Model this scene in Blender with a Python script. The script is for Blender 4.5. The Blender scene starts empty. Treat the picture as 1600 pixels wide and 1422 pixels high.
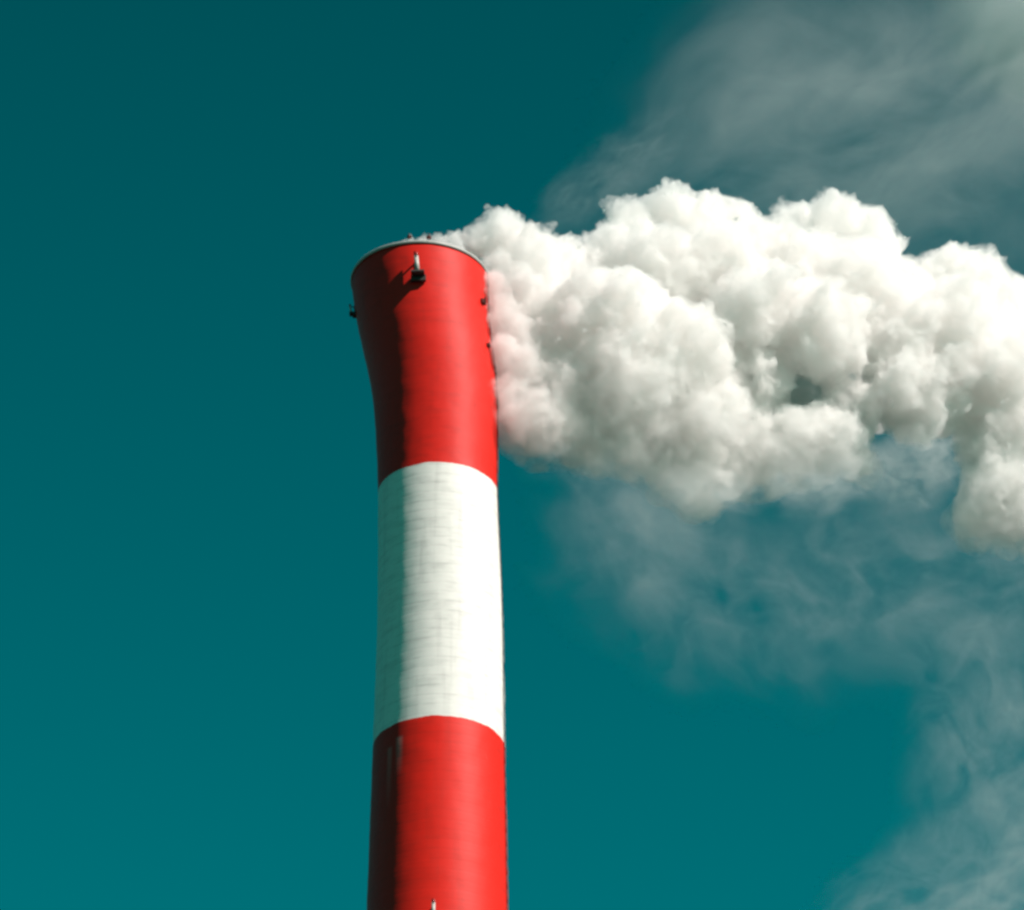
import bpy, bmesh, math, random
import numpy as np
from mathutils import Vector, Matrix, noise

R = math.radians
sc = bpy.context.scene
col = sc.collection

# ------------------------------------------------------------------ camera
PITCH = 33.0
cam_d = bpy.data.cameras.new("camera")
cam = bpy.data.objects.new("camera", cam_d); col.objects.link(cam)
cam.location = (0, 0, 1.7)
cam.rotation_euler = (R(90 + PITCH), 0, 0)
cam_d.sensor_width = 36
F = 7611.0                                   # focal length in photo pixels (1600 wide)
cam_d.lens = 36 * F / 1600
cam_d.clip_end = 20000
sc.camera = cam

# ------------------------------------------------------------------ render settings
sc.view_settings.view_transform = 'Standard'
sc.view_settings.look = 'None'
sc.view_settings.gamma = 1
sc.view_settings.exposure = 0.38
c = sc.cycles
c.max_bounces = 24; c.volume_bounces = 20; c.diffuse_bounces = 3; c.transparent_max_bounces = 24
c.use_denoising = True
c.volume_max_steps = 96
c.volume_step_rate = 1.0
c.filter_width = 2.9
c.sample_clamp_indirect = 8

# ------------------------------------------------------------------ sun and sky
SUN_EL, SUN_AZ = 39.0, 54.0                  # azimuth: from behind the camera towards its right
sx = math.sin(R(SUN_AZ)) * math.cos(R(SUN_EL)); sy = -math.cos(R(SUN_AZ)) * math.cos(R(SUN_EL)); sz = math.sin(R(SUN_EL))
sun_d = bpy.data.lights.new("sun", 'SUN'); sun = bpy.data.objects.new("sun", sun_d); col.objects.link(sun)
sun_d.energy = 4.8; sun_d.angle = R(0.5); sun_d.color = (1.0, 0.855, 0.815)
sun.rotation_euler = Vector((sx, sy, sz)).to_track_quat('Z', 'Y').to_euler()

w = bpy.data.worlds.new("World"); sc.world = w; w.use_nodes = True
nt = w.node_tree; N = nt.nodes; L = nt.links; N.clear()
out = N.new('ShaderNodeOutputWorld'); bg = N.new('ShaderNodeBackground')
sky = N.new('ShaderNodeTexSky'); sky.sky_type = 'NISHITA'; sky.sun_disc = False
sky.sun_elevation = R(SUN_EL); sky.sun_rotation = math.atan2(sx, sy)
tint = N.new('ShaderNodeMixRGB'); tint.blend_type = 'MULTIPLY'; tint.inputs[0].default_value = 1
tint.inputs[2].default_value = (0.0, 0.585, 0.400, 1)
geo = N.new('ShaderNodeTexCoord'); sep = N.new('ShaderNodeSeparateXYZ')
mr = N.new('ShaderNodeMapRange'); mr.inputs[1].default_value = 0.45; mr.inputs[2].default_value = 0.63
mr.inputs[3].default_value = 1.15; mr.inputs[4].default_value = 0.72
sc2 = N.new('ShaderNodeVectorMath'); sc2.operation = 'SCALE'
L.new(geo.outputs['Generated'], sep.inputs[0]); L.new(sep.outputs[2], mr.inputs[0])
L.new(sky.outputs[0], tint.inputs[1]); L.new(tint.outputs[0], sc2.inputs[0]); L.new(mr.outputs[0], sc2.inputs['Scale'])
L.new(sc2.outputs[0], bg.inputs[0]); bg.inputs[1].default_value = 0.1; L.new(bg.outputs[0], out.inputs[0])

# ------------------------------------------------------------------ helpers
CAMP = Vector((0, 0, 1.7))
FWD = Vector((0, math.cos(R(PITCH)), math.sin(R(PITCH))))
UP = Vector((0, -math.sin(R(PITCH)), math.cos(R(PITCH))))
RT = Vector((1, 0, 0))
DIST = 217.0                                  # how far the chimney stands from the camera, on the ground

def ray(px, py):
    return FWD + RT * ((px - 800) / F) + UP * ((711 - py) / F)

def on_stack(px, py, dy=0.0):                 # where a line of sight meets the upright plane through the stack's axis
    r = ray(px, py); return CAMP + r * ((DIST + dy) / r.y)

DRIFT = 0.42                                  # the wind carries the steam to the right and away
def plume_at(px, py, depth):                  # a point beside the stack top, depth metres behind its axis
    r = ray(px, py); return CAMP + r * ((DIST + (depth + DRIFT * max(0.0, (px - 690) / PXM)) * 0.85) / r.y)

PXM = F / 259.0                               # photo pixels per metre at the stack's top (about 29)

def tag(o, label=None, cat=None, group=None, kind=None):
    if label: o["label"] = label
    if cat: o["category"] = cat
    if group: o["group"] = group
    if kind: o["kind"] = kind
    return o

def mesh_obj(name, bm, mat, parent=None, smooth=True):
    me = bpy.data.meshes.new(name); bm.to_mesh(me); bm.free()
    if smooth:
        for p in me.polygons: p.use_smooth = True
    me.materials.append(mat)
    o = bpy.data.objects.new(name, me); col.objects.link(o)
    if parent: o.parent = parent
    return o

def new_mat(name):
    m = bpy.data.materials.new(name); m.use_nodes = True
    n = m.node_tree; n.nodes.clear()
    return m, n.nodes, n.links, n.nodes.new('ShaderNodeOutputMaterial')

def tube(bm, p0, p1, r, seg=10):
    p0 = Vector(p0); p1 = Vector(p1); d = p1 - p0
    q = d.to_track_quat('Z', 'Y').to_matrix().to_4x4()
    bmesh.ops.create_cone(bm, cap_ends=True, segments=seg, radius1=r, radius2=r, depth=d.length,
                          matrix=Matrix.Translation((p0 + p1) / 2) @ q)

def box(bm, c_, s, rot=None):
    m = Matrix.Translation(c_) @ (rot or Matrix.Identity(4)) @ Matrix.Diagonal((s[0], s[1], s[2], 1))
    g = bmesh.ops.create_cube(bm, size=1, matrix=m)
    return g

# ------------------------------------------------------------------ paint materials
def paint(name, base, dirt, dirt_amt, streak=None, rough=0.55, ring=1.0):
    m, n, l, o = new_mat(name)
    b = n.new('ShaderNodeBsdfPrincipled'); b.inputs['Roughness'].default_value = rough
    b.inputs['Specular IOR Level'].default_value = 0.2
    l.new(b.outputs[0], o.inputs[0])
    tc = n.new('ShaderNodeTexCoord')
    mp = n.new('ShaderNodeMapping'); mp.inputs['Scale'].default_value = (0.55, 0.55, 1.9)
    l.new(tc.outputs['Object'], mp.inputs[0])
    nz = n.new('ShaderNodeTexNoise'); nz.inputs['Scale'].default_value = 1.3; nz.inputs['Detail'].default_value = 7; nz.inputs['Roughness'].default_value = 0.65
    l.new(mp.outputs[0], nz.inputs['Vector'])
    mp2 = n.new('ShaderNodeMapping'); mp2.inputs['Scale'].default_value = (2.2, 2.2, 0.16)
    l.new(tc.outputs['Object'], mp2.inputs[0])
    nz2 = n.new('ShaderNodeTexNoise'); nz2.inputs['Scale'].default_value = 1.0; nz2.inputs['Detail'].default_value = 5
    l.new(mp2.outputs[0], nz2.inputs['Vector'])
    # courses: slightly dirty joints every 0.55 m with broken-up strength
    sp = n.new('ShaderNodeSeparateXYZ'); l.new(tc.outputs['Object'], sp.inputs[0])
    mu = n.new('ShaderNodeMath'); mu.operation = 'MULTIPLY'; mu.inputs[1].default_value = 1 / 0.56; l.new(sp.outputs[2], mu.inputs[0])
    fr = n.new('ShaderNodeMath'); fr.operation = 'PINGPONG'; fr.inputs[1].default_value = 0.5; l.new(mu.outputs[0], fr.inputs[0])
    jr = n.new('ShaderNodeMapRange'); jr.inputs[1].default_value = 0.0; jr.inputs[2].default_value = 0.16; jr.inputs[3].default_value = 1; jr.inputs[4].default_value = 0
    l.new(fr.outputs[0], jr.inputs[0])
    mp3 = n.new('ShaderNodeMapping'); mp3.inputs['Scale'].default_value = (0.9, 0.9, 3.0); l.new(tc.outputs['Object'], mp3.inputs[0])
    nz3 = n.new('ShaderNodeTexNoise'); nz3.inputs['Scale'].default_value = 1.5; nz3.inputs['Detail'].default_value = 3; l.new(mp3.outputs[0], nz3.inputs['Vector'])
    j2 = n.new('ShaderNodeMapRange'); j2.inputs[1].default_value = 0.42; j2.inputs[2].default_value = 0.62; l.new(nz3.outputs[0], j2.inputs[0])
    jm = n.new('ShaderNodeMath'); jm.operation = 'MULTIPLY'; l.new(jr.outputs[0], jm.inputs[0]); l.new(j2.outputs[0], jm.inputs[1])
    # dirt factor
    d1 = n.new('ShaderNodeMapRange'); d1.inputs[1].default_value = 0.48; d1.inputs[2].default_value = 0.75; l.new(nz.outputs[0], d1.inputs[0])
    d2 = n.new('ShaderNodeMapRange'); d2.inputs[1].default_value = 0.52; d2.inputs[2].default_value = 0.8; l.new(nz2.outputs[0], d2.inputs[0])
    mx = n.new('ShaderNodeMath'); mx.operation = 'ADD'; l.new(d1.outputs[0], mx.inputs[0]); l.new(d2.outputs[0], mx.inputs[1])
    ad = n.new('ShaderNodeMath'); ad.operation = 'MULTIPLY_ADD'; l.new(jm.outputs[0], ad.inputs[0]); ad.inputs[1].default_value = 0.8 * ring; l.new(mx.outputs[0], ad.inputs[2])
    am = n.new('ShaderNodeMath'); am.operation = 'MULTIPLY'; am.use_clamp = True; l.new(ad.outputs[0], am.inputs[0]); am.inputs[1].default_value = dirt_amt
    mix = n.new('ShaderNodeMixRGB'); mix.inputs[1].default_value = (*base, 1); mix.inputs[2].default_value = (*dirt, 1)
    l.new(am.outputs[0], mix.inputs[0])
    last = mix.outputs[0]
    if streak:                                # pale run marks of old paint at given azimuths (deg) and heights
        at = n.new('ShaderNodeMath'); at.operation = 'ARCTAN2'; l.new(sp.outputs[0], at.inputs[0])
        ng = n.new('ShaderNodeMath'); ng.operation = 'MULTIPLY'; ng.inputs[1].default_value = -1; l.new(sp.outputs[1], ng.inputs[0]); l.new(ng.outputs[0], at.inputs[1])
        for az, wd, z1, z0, amt in streak:
            s1 = n.new('ShaderNodeMath'); s1.operation = 'SUBTRACT'; l.new(at.outputs[0], s1.inputs[0]); s1.inputs[1].default_value = R(az)
            s2 = n.new('ShaderNodeMath'); s2.operation = 'ABSOLUTE'; l.new(s1.outputs[0], s2.inputs[0])
            s3 = n.new('ShaderNodeMapRange'); s3.inputs[1].default_value = R(wd) * .2; s3.inputs[2].default_value = R(wd); s3.inputs[3].default_value = amt; s3.inputs[4].default_value = 0; l.new(s2.outputs[0], s3.inputs[0])
            s4 = n.new('ShaderNodeMapRange'); s4.inputs[1].default_value = z0; s4.inputs[2].default_value = z1 - 0.15; l.new(sp.outputs[2], s4.inputs[0])
            s5 = n.new('ShaderNodeMapRange'); s5.inputs[1].default_value = z1; s5.inputs[2].default_value = z1 - 0.15; l.new(sp.outputs[2], s5.inputs[0])
            s6 = n.new('ShaderNodeMath'); s6.operation = 'MULTIPLY'; l.new(s3.outputs[0], s6.inputs[0]); l.new(s4.outputs[0], s6.inputs[1])
            s7 = n.new('ShaderNodeMath'); s7.operation = 'MULTIPLY'; l.new(s6.outputs[0], s7.inputs[0]); l.new(s5.outputs[0], s7.inputs[1])
            mm = n.new('ShaderNodeMixRGB'); mm.inputs[2].default_value = (0.62, 0.5, 0.47, 1); l.new(last, mm.inputs[1]); l.new(s7.outputs[0], mm.inputs[0]); last = mm.outputs[0]
    l.new(last, b.inputs['Base Color'])
    bp = n.new('ShaderNodeBump'); bp.inputs['Strength'].default_value = 0.35; bp.inputs['Distance'].default_value = 0.012
    hs = n.new('ShaderNodeMath'); hs.operation = 'MULTIPLY_ADD'; l.new(jr.outputs[0], hs.inputs[0]); hs.inputs[1].default_value = -0.6 * ring; l.new(nz.outputs[0], hs.inputs[2])
    l.new(hs.outputs[0], bp.inputs['Height']); l.new(bp.outputs[0], b.inputs['Normal'])
    return m

def plain(name, colr, rough=0.5, metal=0.0):
    m, n, l, o = new_mat(name)
    b = n.new('ShaderNodeBsdfPrincipled'); b.inputs['Roughness'].default_value = rough; b.inputs['Metallic'].default_value = metal
    tc = n.new('ShaderNodeTexCoord'); nz = n.new('ShaderNodeTexNoise'); nz.inputs['Scale'].default_value = 4; nz.inputs['Detail'].default_value = 5
    l.new(tc.outputs['Object'], nz.inputs['Vector'])
    cr = n.new('ShaderNodeMixRGB'); cr.inputs[1].default_value = (*[v * 0.7 for v in colr], 1); cr.inputs[2].default_value = (*[min(1, v * 1.2) for v in colr], 1)
    l.new(nz.outputs[0], cr.inputs[0]); l.new(cr.outputs[0], b.inputs['Base Color']); l.new(b.outputs[0], o.inputs[0])
    return m

# ------------------------------------------------------------------ ground
gm, n, l, o = new_mat("dry_ground")
b = n.new('ShaderNodeBsdfPrincipled'); b.inputs['Roughness'].default_value = 0.95; l.new(b.outputs[0], o.inputs[0])
tc = n.new('ShaderNodeTexCoord'); nz = n.new('ShaderNodeTexNoise'); nz.inputs['Scale'].default_value = 0.02; nz.inputs['Detail'].default_value = 9
l.new(tc.outputs['Object'], nz.inputs['Vector'])
mxg = n.new('ShaderNodeMixRGB'); mxg.inputs[1].default_value = (0.008, 0.012, 0.006, 1); mxg.inputs[2].default_value = (0.018, 0.022, 0.014, 1)
l.new(nz.outputs[0], mxg.inputs[0]); l.new(mxg.outputs[0], b.inputs['Base Color'])
bm = bmesh.new(); bmesh.ops.create_grid(bm, x_segments=8, y_segments=8, size=9000)
g = mesh_obj("ground", bm, gm, smooth=False); tag(g, kind='structure')

# ------------------------------------------------------------------ chimney
# silhouette measured on the photograph: height in it of each ring's ends, its middle and its half width
PROFILE = [(1422, 687.0, 110.5), (1170, 686.0, 103.6), (960, 685.0, 98.2), (767, 684.3, 93.8), (700, 683.5, 95.3),
           (640, 681.5, 97.2), (592, 676.5, 99.0), (547, 668.5, 101.0), (500, 661.5, 104.0), (458, 657.5, 106.5), (440, 656.5, 106.5)]
rings = []
for py, cx, hw in PROFILE:
    p = on_stack(cx, py); s = F / (p - CAMP).dot(FWD)
    rings.append((p.z, p.x, hw / s))
axis_x = rings[1][1]
z_r = [r_[0] for r_ in rings]; x_r = [r_[1] - axis_x for r_ in rings]; r_r = [r_[2] for r_ in rings]
slope = (r_r[0] - r_r[2]) / (z_r[0] - z_r[2])
z_r = [0.0] + z_r; x_r = [0.0] + x_r; x_r[1] = x_r[2] = x_r[3] = 0.0; r_r = [r_r[0] - slope * z_r[1] * 0.85] + r_r

def smooth_interp(z, zs, vs):                # cubic through the rings
    z = min(max(z, zs[0]), zs[-1])
    k = 0
    while k < len(zs) - 2 and z > zs[k + 1]: k += 1
    def m_(i):
        if i == 0: return (vs[1] - vs[0]) / (zs[1] - zs[0])
        if i >= len(zs) - 1: return (vs[-1] - vs[-2]) / (zs[-1] - zs[-2])
        return (vs[i + 1] - vs[i - 1]) / (zs[i + 1] - zs[i - 1])
    h = zs[k + 1] - zs[k]; t = (z - zs[k]) / h
    if zs[k+1] - zs[k] > 20: return vs[k] * (1 - t) + vs[k+1] * t
    return ((2*t**3 - 3*t**2 + 1) * vs[k] + (t**3 - 2*t**2 + t) * h * m_(k) + (-2*t**3 + 3*t**2) * vs[k+1] + (t**3 - t**2) * h * m_(k+1))
def rad(z): return smooth_interp(z, z_r, r_r)
def cxo(z): return smooth_interp(z, z_r, x_r)
TOP = z_r[-1]
Z_B1 = z_r[2]; Z_B2 = z_r[4] - 0.25                  # lower edge of the white band, upper edge of it

chimney = bpy.data.objects.new("chimney", None); col.objects.link(chimney)
chimney.location = (axis_x, DIST, 0)
tag(chimney, "tall round chimney in red and white painted bands with steam pouring from its top", "chimney")

red = paint("red_paint", (0.72, 0.014, 0.006), (0.40, 0.018, 0.01), 0.34, ring=0.7, streak=[(-35, 4.5, Z_B1 - 0.8, Z_B1 - 3.2, 0.30), (-46, 4.0, Z_B1 - 1.2, Z_B1 - 5.0, 0.16)])
white = paint("white_paint", (0.80, 0.77, 0.735), (0.46, 0.445, 0.43), 0.48, ring=1.0)
red_top = paint("sooty_red_paint", (0.70, 0.014, 0.007), (0.30, 0.015, 0.01), 0.34, ring=0.35)

def band(z0, z1, mat, flags=''):
    SEG = 128
    bm = bmesh.new()
    zs = []
    nseg = max(2, int((z1 - z0) / 0.28)) if z1 > z_r[1] - 8 else max(2, int((z1 - z0) / 2.5))
    zs = [z0 + (z1 - z0) * i / nseg for i in range(nseg + 1)]
    loops = []
    for iz, z in enumerate(zs):
        r = rad(z); cx = cxo(z); lp = []; edge = iz in (0, nseg) and 1 < z < TOP - 1
        for k in range(SEG):
            a = 2 * math.pi * k / SEG
            rr = r + 0.018 * noise.noise(Vector((math.cos(a) * 2.2, math.sin(a) * 2.2, z * 1.1))) + 0.01 * noise.noise(Vector((math.cos(a) * 9, math.sin(a) * 9, z * 4)))
            lp.append(bm.verts.new((cx + rr * math.sin(a), -rr * math.cos(a), z + (0.05 * noise.noise(Vector((math.cos(a) * 4, math.sin(a) * 4, z))) + 0.03 * noise.noise(Vector((math.cos(a) * 14, math.sin(a) * 14, z))) if edge else 0.0))))
        loops.append(lp)
    for a_, b_ in zip(loops, loops[1:]):
        for k in range(SEG):
            bm.faces.new((a_[k], a_[(k + 1) % SEG], b_[(k + 1) % SEG], b_[k]))
    if 'top' in flags:                        # wall thickness at the mouth and the dark inside
        prev = loops[-1]
        for dz, dr in ((0.0, -0.45), (-1.5, -0.5), (-3.0, -0.6), (-4.5, -0.7), (-7.0, -0.8)):
            lp = []
            for k in range(SEG):
                a = 2 * math.pi * k / SEG; rr = rad(TOP + dz) + dr
                lp.append(bm.verts.new((cxo(TOP + dz) + rr * math.sin(a), -rr * math.cos(a), TOP + dz)))
            for k in range(SEG):
                bm.faces.new((prev[k], prev[(k + 1) % SEG], lp[(k + 1) % SEG], lp[k]))
            prev = lp
    bm.normal_update()
    return mesh_obj("painted_band", bm, mat, chimney)

zb = [0.0]
step = Z_B2 - Z_B1
zz = Z_B1
lower = []
while zz > 4: lower.append(zz); zz -= step
cuts = [0.0] + sorted(lower) + [Z_B2, TOP]
for i in range(len(cuts) - 1):
    top_i = len(cuts) - 2 - i                  # 0 is the topmost band
    m_ = red_top if top_i == 0 else (white if top_i % 2 == 1 else red)
    bnd = band(cuts[i], cuts[i + 1], m_, 'top' if top_i == 0 else '')
    bnd["label"] = "white painted band" if top_i % 2 == 1 else ("red painted band flaring to the mouth" if top_i == 0 else "red painted band")

# pale metal cap strip round the mouth
steel = plain("pale_galvanised_steel", (0.45, 0.45, 0.43), 0.6, 0.1)
dark = plain("sooty_dark_steel", (0.035, 0.03, 0.028), 0.7)
rust = plain("rusty_red_steel", (0.10, 0.018, 0.012), 0.8)
lampw = plain("weathered_white_housing", (0.5, 0.48, 0.45), 0.5)
redg = plain("red_lamp_glass", (0.35, 0.02, 0.015), 0.2)
bm = bmesh.new(); SEG = 128; loops = []
prof = [(0.02, -0.10), (0.07, -0.10), (0.09, 0.03), (0.07, 0.08), (-0.42, 0.10), (-0.5, -0.2)]
for dr, dz in prof:
    lp = []
    for k in range(SEG):
        a = 2 * math.pi * k / SEG; rr = rad(TOP) + dr + 0.015 * noise.noise(Vector((math.cos(a) * 5, math.sin(a) * 5, 3)))
        lp.append(bm.verts.new((cxo(TOP) + rr * math.sin(a), -rr * math.cos(a), TOP + dz)))
    loops.append(lp)
for a_, b_ in zip(loops, loops[1:]):
    for k in range(SEG): bm.faces.new((a_[k], a_[(k + 1) % SEG], b_[(k + 1) % SEG], b_[k]))
mesh_obj("rim_cap", bm, steel, chimney)

def wall(az, z, dr=0.0):                      # point on the wall, azimuth in degrees: 0 faces the camera, 90 to the right
    a = R(az); r = rad(z) + dr
    return Vector((cxo(z) + r * math.sin(a), -r * math.cos(a), z))

# warning lamp fittings: box on a bracket with a beacon
def warning_lamp(az, z, s=1.0):
    a = R(az); rot = Matrix.Rotation(a, 4, 'Z')
    bm = bmesh.new()
    tube(bm, wall(az, z + .5 * s, 0.0), wall(az, z + .5 * s, 0.55 * s), 0.05 * s)
    tube(bm, wall(az, z - .45 * s, 0.0), wall(az, z - .1 * s, 0.5 * s), 0.05 * s)
    box(bm, wall(az, z - .35 * s, 0.30 * s), (0.62 * s, 0.62 * s, 0.10), rot)
    box(bm, wall(az, z - .47 * s, 0.12 * s), (0.7 * s, 0.22, 0.3 * s), rot)
    tube(bm, wall(az, z - .45 * s, 0.04 * s), wall(az, z + .55 * s, 0.04 * s), 0.05 * s)
    root = mesh_obj("warning_lamp", bm, dark, chimney, smooth=False)
    root["label"] = "lamp fitting on a dark bracket"
    bm = bmesh.new(); tube(bm, wall(az, z - .28 * s, 0.42 * s), wall(az, z + .55 * s, 0.42 * s), 0.105 * s, 14)
    h = mesh_obj("lamp_housing", bm, lampw, root)
    bm = bmesh.new(); tube(bm, wall(az, z + .55 * s, 0.42 * s), wall(az, z + .78 * s, 0.42 * s), 0.10 * s, 14)
    mesh_obj("lamp_glass", bm, redg, root)

def stack_height(py, az=0):                   # height of the wall point seen at photo row py at this azimuth
    z = 141.0
    for _ in range(30):
        p = wall(az, z) + chimney.location
        v = p - CAMP; y = 711 - F * v.dot(UP) / v.dot(FWD)
        z += (y - py) / PXM / 0.84
    return z

warning_lamp(-3, stack_height(424, -3), 1.15)
warning_lamp(-2, stack_height(1430, -2), 0.9)
warning_lamp(-92, stack_height(486, -92), 0.55)

# step irons / cable clips running down the right side of the head
def clip(az, z, s):
    bm = bmesh.new()
    a = R(az); rot = Matrix.Rotation(a, 4, 'Z')
    box(bm, wall(az, z, 0.09 * s), (0.5 * s, 0.22 * s, 0.34 * s), rot)
    tube(bm, wall(az, z + .2 * s, 0.0), wall(az, z + .2 * s, 0.3 * s), 0.05 * s)
    tube(bm, wall(az, z - .2 * s, 0.0), wall(az, z - .2 * s, 0.3 * s), 0.05 * s)
    tube(bm, wall(az, z - .35 * s, 0.3 * s), wall(az, z + .35 * s, 0.3 * s), 0.06 * s)
    return mesh_obj("wall_bracket", bm, rust, chimney, smooth=False)
for az, py, s in ((62, 472, .7), (64, 540, .5), (8, 372, .5), (-8, 371, .45)):
    clip(az, stack_height(py, az), s)
# thin lightning conductor down the wall
bm = bmesh.new()
zz = TOP - 0.1; prev = wall(76, zz, 0.06)
while zz > TOP - 40:
    zz -= 0.8; q = wall(76, zz, 0.06); tube(bm, prev, q, 0.028, 6); prev = q
mesh_obj("lightning_conductor", bm, dark, chimney)

# ------------------------------------------------------------------ steam plume
rnd = random.Random(11)
# main billows: photo column, row, radius in photo pixels, depth in metres behind the stack's axis
BILLOWS = [
 (792,370,50,2.0),(748,378,30,2.2),(712,380,24,2.6),(690,376,18,1.0),(664,376,15,1.0),(640,380,13,1.0),(618,388,12,1.0),(840,415,62,1.6),(806,450,52,1.2),(810,520,56,1.2),(814,590,54,1.2),(838,652,50,0.6),(776,452,34,0.6),(778,415,28,1.6),(1345,715,26,-.4),(778,505,34,0.8),(782,560,36,0.8),(796,630,38,0.8),(1230,610,70,6.5),(1320,650,60,6),
 (880,405,40,0.6),(905,440,75,1.0),(880,520,85,-0.8),(900,600,85,-1.4),(880,660,42,-1.8),(925,690,35,-0.6),
 (955,400,62,0.6),(985,360,50,0.4),(1045,335,56,0.2),(1100,345,52,0.0),(1150,350,45,-.2),(1030,430,90,-1.5),(1120,430,90,-1.8),
 (960,500,100,-3.2),(975,600,95,-3.0),(1000,665,70,-1.6),(1060,560,95,-3.4),(1090,640,85,-2.2),(1110,715,60,-0.6),(1050,735,32,0.0),(1090,765,24,.2),
 (1190,400,62,-1.2),(1240,345,32,0.2),(1300,345,52,0.2),(1350,365,48,0.0),(1380,395,40,-.2),(1260,430,85,-2.2),(1180,500,95,-3.4),(1170,600,70,-1.5),
 (1180,700,62,-0.8),(1240,690,58,-1.6),(1290,680,62,-1.6),(1330,640,52,-2.2),(1280,520,90,-3.8),(1340,450,90,-3.0),(1428,458,50,-1.5),(1480,430,56,-.6),(1530,440,54,-.4),
 (1400,520,85,-3.6),(1430,610,85,-3.2),(1500,520,95,-3.4),(1490,600,80,-3.0),(1560,600,90,-3.0),(1590,500,75,-1.5),(1630,460,45,0),(1570,680,75,-2.4),(1560,760,62,-1.6),
 (1535,795,45,-1.0),(1600,790,60,-1.2),(1640,560,90,-2.4),(1650,680,90,-2.0),(1660,780,70,-1.),(1700,600,110,-1),(1720,480,70,0),(1730,720,100,0),
 (1640,830,35,-.5),
]
spheres = []
for (x, y, r, d) in BILLOWS:
    if 715 < x < 880: d -= 2.6
    p = plume_at(x, y, d); R_ = r * 0.90 / PXM
    spheres.append((p, R_))
    # body behind the front billow, so the plume is as deep as it is high
    spheres.append((plume_at(x, y + 5, d + 3.2 + rnd.random() * 2), R_ * 0.95))
base = list(spheres)
for p, R_ in base:
    for _ in range(int(16 * min(1.6, R_ / 2.0)) + 7):
        v = Vector((rnd.gauss(0, 1), rnd.gauss(0, 1), rnd.gauss(0, 1))).normalized()
        if p.x < plume_at(760, 380, 0).x: break
        r2 = R_ * rnd.uniform(0.20, 0.42)
        if v.dot(UP) < 0.25 and rnd.random() < 0.4: continue
        q = p + v * (R_ * 1.0 - r2 * 0.5)
        if v.dot(UP) < -0.35 and q.z < plume_at(1000, 640, 0).z: continue
        spheres.append((q, r2))
        if v.dot(UP) > -0.2:
            for _k in range(4):
                v2 = (v + Vector((rnd.gauss(0, .8), rnd.gauss(0, .8), rnd.gauss(0, .8)))).normalized()
                r3 = r2 * rnd.uniform(0.25, 0.45)
                spheres.append((q + v2 * (r2 - r3 * .3), r3))
ICO = {}
for sub in (2, 4):
    ico = bmesh.new(); bmesh.ops.create_icosphere(ico, subdivisions=sub, radius=1.0)
    ICO[sub] = (np.array([v.co[:] for v in ico.verts]), np.array([[v.index for v in f.verts] for f in ico.faces])); ico.free()
C = plume_at(1150, 560, 0)
V = []; Fc = []; k = 0
for p, r in spheres:
    iv, ifc = ICO[4 if r > 0.9 else 2]
    V.append(iv * r + np.array((p - C)[:])); Fc.append(ifc + k); k += len(iv)
V = np.concatenate(V); Fc = np.concatenate(Fc)
me = bpy.data.meshes.new("raw"); me.from_pydata(V.tolist(), [], Fc.tolist())
tmp = bpy.data.objects.new("raw", me); col.objects.link(tmp)
rm = tmp.modifiers.new("r", 'REMESH'); rm.mode = 'VOXEL'; rm.voxel_size = 0.095
sm = tmp.modifiers.new("s", 'SMOOTH'); sm.factor = 0.5; sm.iterations = 3
dg = bpy.context.evaluated_depsgraph_get(); dg.update()
hull = bpy.data.meshes.new_from_object(tmp.evaluated_get(dg)); hull.name = "steam_plume"
bpy.data.objects.remove(tmp); bpy.data.meshes.remove(me)
# drop enclosed inner shells: keep only the largest connected piece
nv = len(hull.vertices)
co = np.empty(nv * 3); hull.vertices.foreach_get('co', co); co = co.reshape(-1, 3)
no = np.empty(nv * 3); hull.vertices.foreach_get('normal', no); no = no.reshape(-1, 3)
for i in range(nv):                           # turbulent breaking-up of the billow skin
    q = Vector(co[i])
    wv = noise.noise_vector(q * 0.30) * 0.55 + noise.noise_vector(q * 0.85 + Vector((5, 5, 1))) * 0.50 + noise.noise_vector(q * 2.0 + Vector((1, 8, 2))) * 0.20
    d = 0.34 * abs(noise.noise(q * 0.8)) + 0.34 * abs(noise.noise(q * 1.7 + Vector((7, 1, 3)))) + 0.42 * abs(noise.noise(q * 3.0 + Vector((2, 9, 4)))) + 0.16 * noise.noise(q * 6.0)
    co[i] += no[i] * (d - 0.27) + np.array(wv[:]) * min(1.0, max(0.0, (co[i][0] + C.x - axis_x - 2.2) / 1.2))
hull.vertices.foreach_set('co', co.ravel()); hull.update()
for p in hull.polygons: p.use_smooth = False

m, n, l, o = new_mat("steam")
pv = n.new('ShaderNodeVolumePrincipled')
pv.inputs['Color'].default_value = (0.999, 0.991, 0.984, 1); pv.inputs['Density'].default_value = 1.6; pv.inputs['Anisotropy'].default_value = 0.0
tcv = n.new('ShaderNodeTexCoord')
nv1 = n.new('ShaderNodeTexNoise'); nv1.inputs['Scale'].default_value = 0.9; nv1.inputs['Detail'].default_value = 5.0; nv1.inputs['Roughness'].default_value = 0.7; nv1.inputs['Distortion'].default_value = 0.5
l.new(tcv.outputs['Object'], nv1.inputs['Vector'])
dr_ = n.new('ShaderNodeMapRange'); dr_.inputs[1].default_value = 0.40; dr_.inputs[2].default_value = 0.60; dr_.inputs[3].default_value = 0.0; dr_.inputs[4].default_value = 2.3
l.new(nv1.outputs[0], dr_.inputs[0]); l.new(dr_.outputs[0], pv.inputs['Density'])
m.cycles.volume_step_rate = 0.14
l.new(pv.outputs[0], o.inputs['Volume'])
tr = n.new('ShaderNodeBsdfTransparent'); df = n.new('ShaderNodeBsdfDiffuse'); df.inputs[0].default_value = (0.9, 0.9, 0.9, 1)
ms = n.new('ShaderNodeMixShader'); ms.inputs[0].default_value = 0.02
l.new(tr.outputs[0], ms.inputs[1]); l.new(df.outputs[0], ms.inputs[2]); l.new(ms.outputs[0], o.inputs['Surface'])
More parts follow.
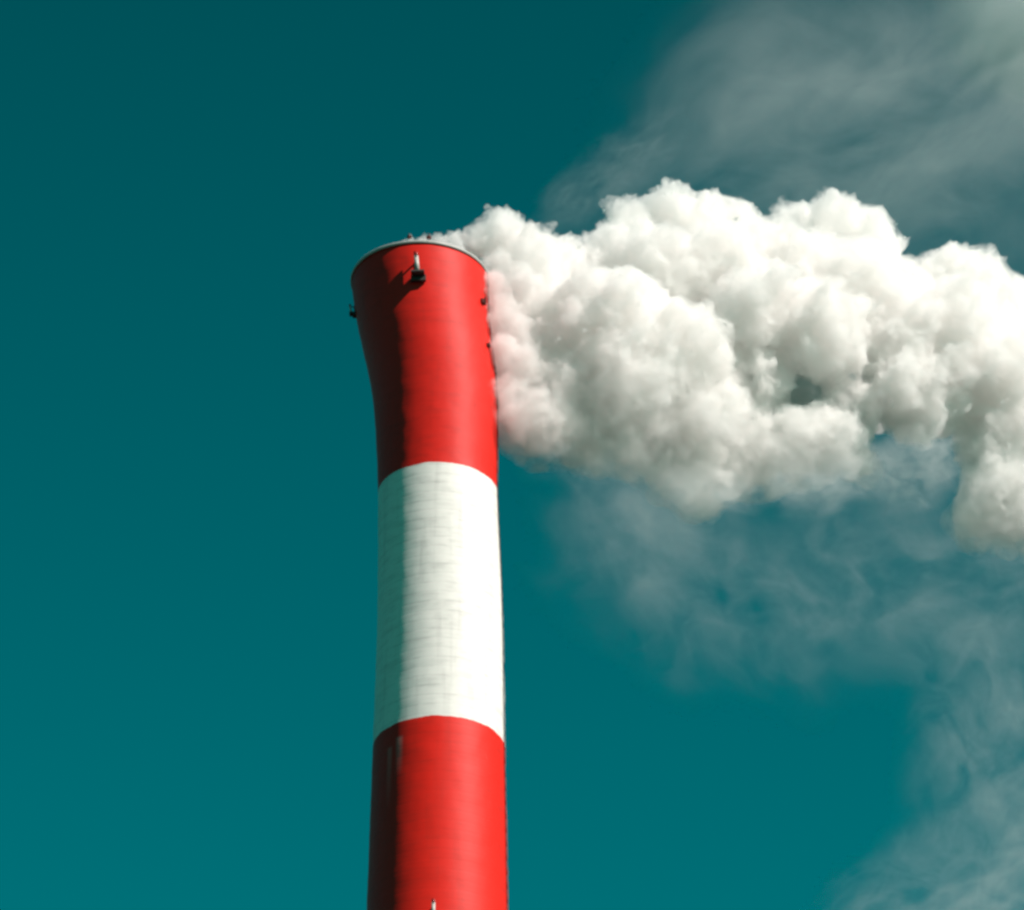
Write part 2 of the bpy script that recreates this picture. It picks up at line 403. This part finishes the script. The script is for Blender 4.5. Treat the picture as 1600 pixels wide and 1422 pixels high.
hull.materials.clear(); hull.materials.append(m)
plume = bpy.data.objects.new("steam_plume", hull); col.objects.link(plume); plume.location = C
tag(plume, "dense white billowing steam plume blowing right from the chimney mouth", "steam plume")

# thin outer steam: the same billows, swollen and torn, with little density
fr = hull.copy(); fr.name = "steam_fringe"
low = np.clip((float(plume_at(1100, 640, 0).z - C.z) - co[:, 2]) / 3.0, 0, 1)
fco = co + no * (0.06 + 0.70 * low)[:, None]
fco[:, 2] -= 0.35 * low
fr.vertices.foreach_set('co', fco.ravel()); fr.update()
tmp = bpy.data.objects.new("raw", fr); col.objects.link(tmp)
rm = tmp.modifiers.new("r", 'REMESH'); rm.mode = 'VOXEL'; rm.voxel_size = 0.22
sm = tmp.modifiers.new("s", 'SMOOTH'); sm.factor = 0.5; sm.iterations = 4
dg = bpy.context.evaluated_depsgraph_get(); dg.update()
fringe_me = bpy.data.meshes.new_from_object(tmp.evaluated_get(dg)); fringe_me.name = "steam_fringe"
bpy.data.objects.remove(tmp); bpy.data.meshes.remove(fr)
m, n, l, o = new_mat("thin_outer_steam")
pv = n.new('ShaderNodeVolumePrincipled'); pv.inputs['Color'].default_value = (0.999, 0.991, 0.984, 1)
tcv = n.new('ShaderNodeTexCoord')
nv1 = n.new('ShaderNodeTexNoise'); nv1.inputs['Scale'].default_value = 0.7; nv1.inputs['Detail'].default_value = 5.0; nv1.inputs['Roughness'].default_value = 0.65; nv1.inputs['Distortion'].default_value = 0.5
l.new(tcv.outputs['Object'], nv1.inputs['Vector'])
dr_ = n.new('ShaderNodeMapRange'); dr_.inputs[1].default_value = 0.42; dr_.inputs[2].default_value = 0.64; dr_.inputs[3].default_value = 0.0; dr_.inputs[4].default_value = 0.7
l.new(nv1.outputs[0], dr_.inputs[0]); l.new(dr_.outputs[0], pv.inputs['Density'])
m.cycles.volume_step_rate = 0.2
l.new(pv.outputs[0], o.inputs['Volume'])
fringe_me.materials.clear(); fringe_me.materials.append(m)
fringe = bpy.data.objects.new("steam_fringe", fringe_me); col.objects.link(fringe); fringe.parent = plume
fringe["label"] = "thin torn steam round the dense billows"

# ------------------------------------------------------------------ thin drifting steam
def wisp(px, py, depth, rx, ry, rz, dens, lo, hi, scale, seed, label, rot=0.0, stretch=(1, 1, 1)):
    bm = bmesh.new(); bmesh.ops.create_icosphere(bm, subdivisions=4, radius=1.0)
    m, n, l, o = new_mat("thin_steam")
    pv = n.new('ShaderNodeVolumePrincipled'); pv.inputs['Color'].default_value = (0.975, 0.99, 0.995, 1); pv.inputs['Anisotropy'].default_value = 0.0
    tc = n.new('ShaderNodeTexCoord')
    nw = n.new('ShaderNodeTexNoise'); nw.inputs['Scale'].default_value = 1.6; nw.inputs['Detail'].default_value = 2
    l.new(tc.outputs['Object'], nw.inputs['Vector'])
    wv = n.new('ShaderNodeVectorMath'); wv.operation = 'MULTIPLY_ADD'; wv.inputs[1].default_value = (0.9, 0.9, 0.9)
    l.new(nw.outputs['Color'], wv.inputs[0]); l.new(tc.outputs['Object'], wv.inputs[2])
    sb = n.new('ShaderNodeVectorMath'); sb.operation = 'SUBTRACT'; sb.inputs[1].default_value = (0.45, 0.45, 0.45); l.new(wv.outputs[0], sb.inputs[0])
    ln = n.new('ShaderNodeVectorMath'); ln.operation = 'LENGTH'; l.new(sb.outputs[0], ln.inputs[0])
    fo = n.new('ShaderNodeMapRange'); fo.interpolation_type = 'SMOOTHSTEP'; fo.inputs[1].default_value = 0.25; fo.inputs[2].default_value = 0.88; fo.inputs[3].default_value = 1; fo.inputs[4].default_value = 0
    l.new(ln.outputs['Value'], fo.inputs[0])
    l0 = n.new('ShaderNodeVectorMath'); l0.operation = 'LENGTH'; l.new(tc.outputs['Object'], l0.inputs[0])
    f0 = n.new('ShaderNodeMapRange'); f0.interpolation_type = 'SMOOTHSTEP'; f0.inputs[1].default_value = 0.7; f0.inputs[2].default_value = 0.98; f0.inputs[3].default_value = 1; f0.inputs[4].default_value = 0
    l.new(l0.outputs['Value'], f0.inputs[0])
    mp = n.new('ShaderNodeMapping'); mp.inputs['Location'].default_value = (seed, seed * 1.7, 3); mp.inputs['Scale'].default_value = (rx * scale * stretch[0], ry * scale * stretch[1], rz * scale * stretch[2])
    l.new(sb.outputs[0], mp.inputs[0])
    nz = n.new('ShaderNodeTexNoise'); nz.inputs['Scale'].default_value = 1; nz.inputs['Detail'].default_value = 7; nz.inputs['Roughness'].default_value = 0.66; nz.inputs['Distortion'].default_value = 0.8
    l.new(mp.outputs[0], nz.inputs['Vector'])
    th = n.new('ShaderNodeMapRange'); th.inputs[1].default_value = lo; th.inputs[2].default_value = hi; th.inputs[4].default_value = dens; l.new(nz.outputs[0], th.inputs[0])
    a1 = n.new('ShaderNodeMath'); a1.operation = 'MULTIPLY'; l.new(th.outputs[0], a1.inputs[0]); l.new(fo.outputs[0], a1.inputs[1])
    a2 = n.new('ShaderNodeMath'); a2.operation = 'MULTIPLY'; l.new(a1.outputs[0], a2.inputs[0]); l.new(f0.outputs[0], a2.inputs[1])
    l.new(a2.outputs[0], pv.inputs['Density']); l.new(pv.outputs[0], o.inputs['Volume'])
    m.cycles.volume_step_rate = 0.5
    ob = mesh_obj("drifting_steam", bm, m)
    basis = Matrix((RT, UP, -FWD)).transposed().to_4x4()
    ob.matrix_world = Matrix.Translation(plume_at(px, py, depth - DRIFT * max(0.0, (px - 690) / PXM) + 5)) @ basis @ Matrix.Rotation(R(rot), 4, 'Z') @ Matrix.Diagonal((rx, ry, rz, 1))
    tag(ob, label, "steam", "thin steam drifting around the plume", 'stuff')
    return ob
wisp(1440, 160, 45, 28, 19, 10, 0.060, 0.38, 0.64, 0.13, 2.0, "broad pale veil of thin steam high in the upper right sky", rot=28, stretch=(1, 1.6, 1))
wisp(1700, -30, 60, 14, 14, 9, 0.60, 0.22, 0.62, 0.09, 5.0, "brightest patch of thin steam in the top right corner", rot=40)
wisp(1110, 900, -5, 14, 8, 5, 0.060, 0.45, 0.64, 0.34, 7.0, "ragged thin steam hanging under the middle of the plume", rot=-28)
wisp(995, 830, -4, 7, 5, 4, 0.055, 0.40, 0.64, 0.28, 21.0, "pale steam tongue sinking below the start of the plume", rot=-60)
wisp(1500, 920, -2, 15, 8, 5, 0.070, 0.44, 0.64, 0.34, 9.0, "thin grey steam hanging under the plume's right end", rot=-5)
wisp(1590, 1180, 0, 8, 14, 6, 0.065, 0.46, 0.62, 0.38, 12.0, "loose steam curling at the lower right", rot=-12)
wisp(1510, 1400, 0, 12, 6, 6, 0.09, 0.45, 0.62, 0.38, 13.0, "low streaky steam at the bottom right edge", rot=28)
wisp(960, 270, 10, 8, 3, 3, 0.11, 0.40, 0.68, 0.35, 15.0, "faint steam wisp above the start of the plume", rot=38)
wisp(930, 715, -3, 4.6, 1.8, 2.5, 0.30, 0.36, 0.66, 0.6, 17.0, "soft grey underside fringe beside the chimney", rot=-12)
wisp(1110, 765, -4, 4.8, 1.8, 2.5, 0.30, 0.36, 0.66, 0.6, 18.0, "soft grey fringe under the lowest middle billow", rot=-8)
wisp(1290, 750, -3, 5.2, 2.6, 2.5, 0.34, 0.38, 0.66, 0.6, 19.0, "torn grey fringe left of the blue notch", rot=10)
wisp(1430, 730, 0, 4.6, 3.2, 2.5, 0.42, 0.38, 0.66, 0.6, 20.0, "grey steam shred inside the blue notch", rot=20)
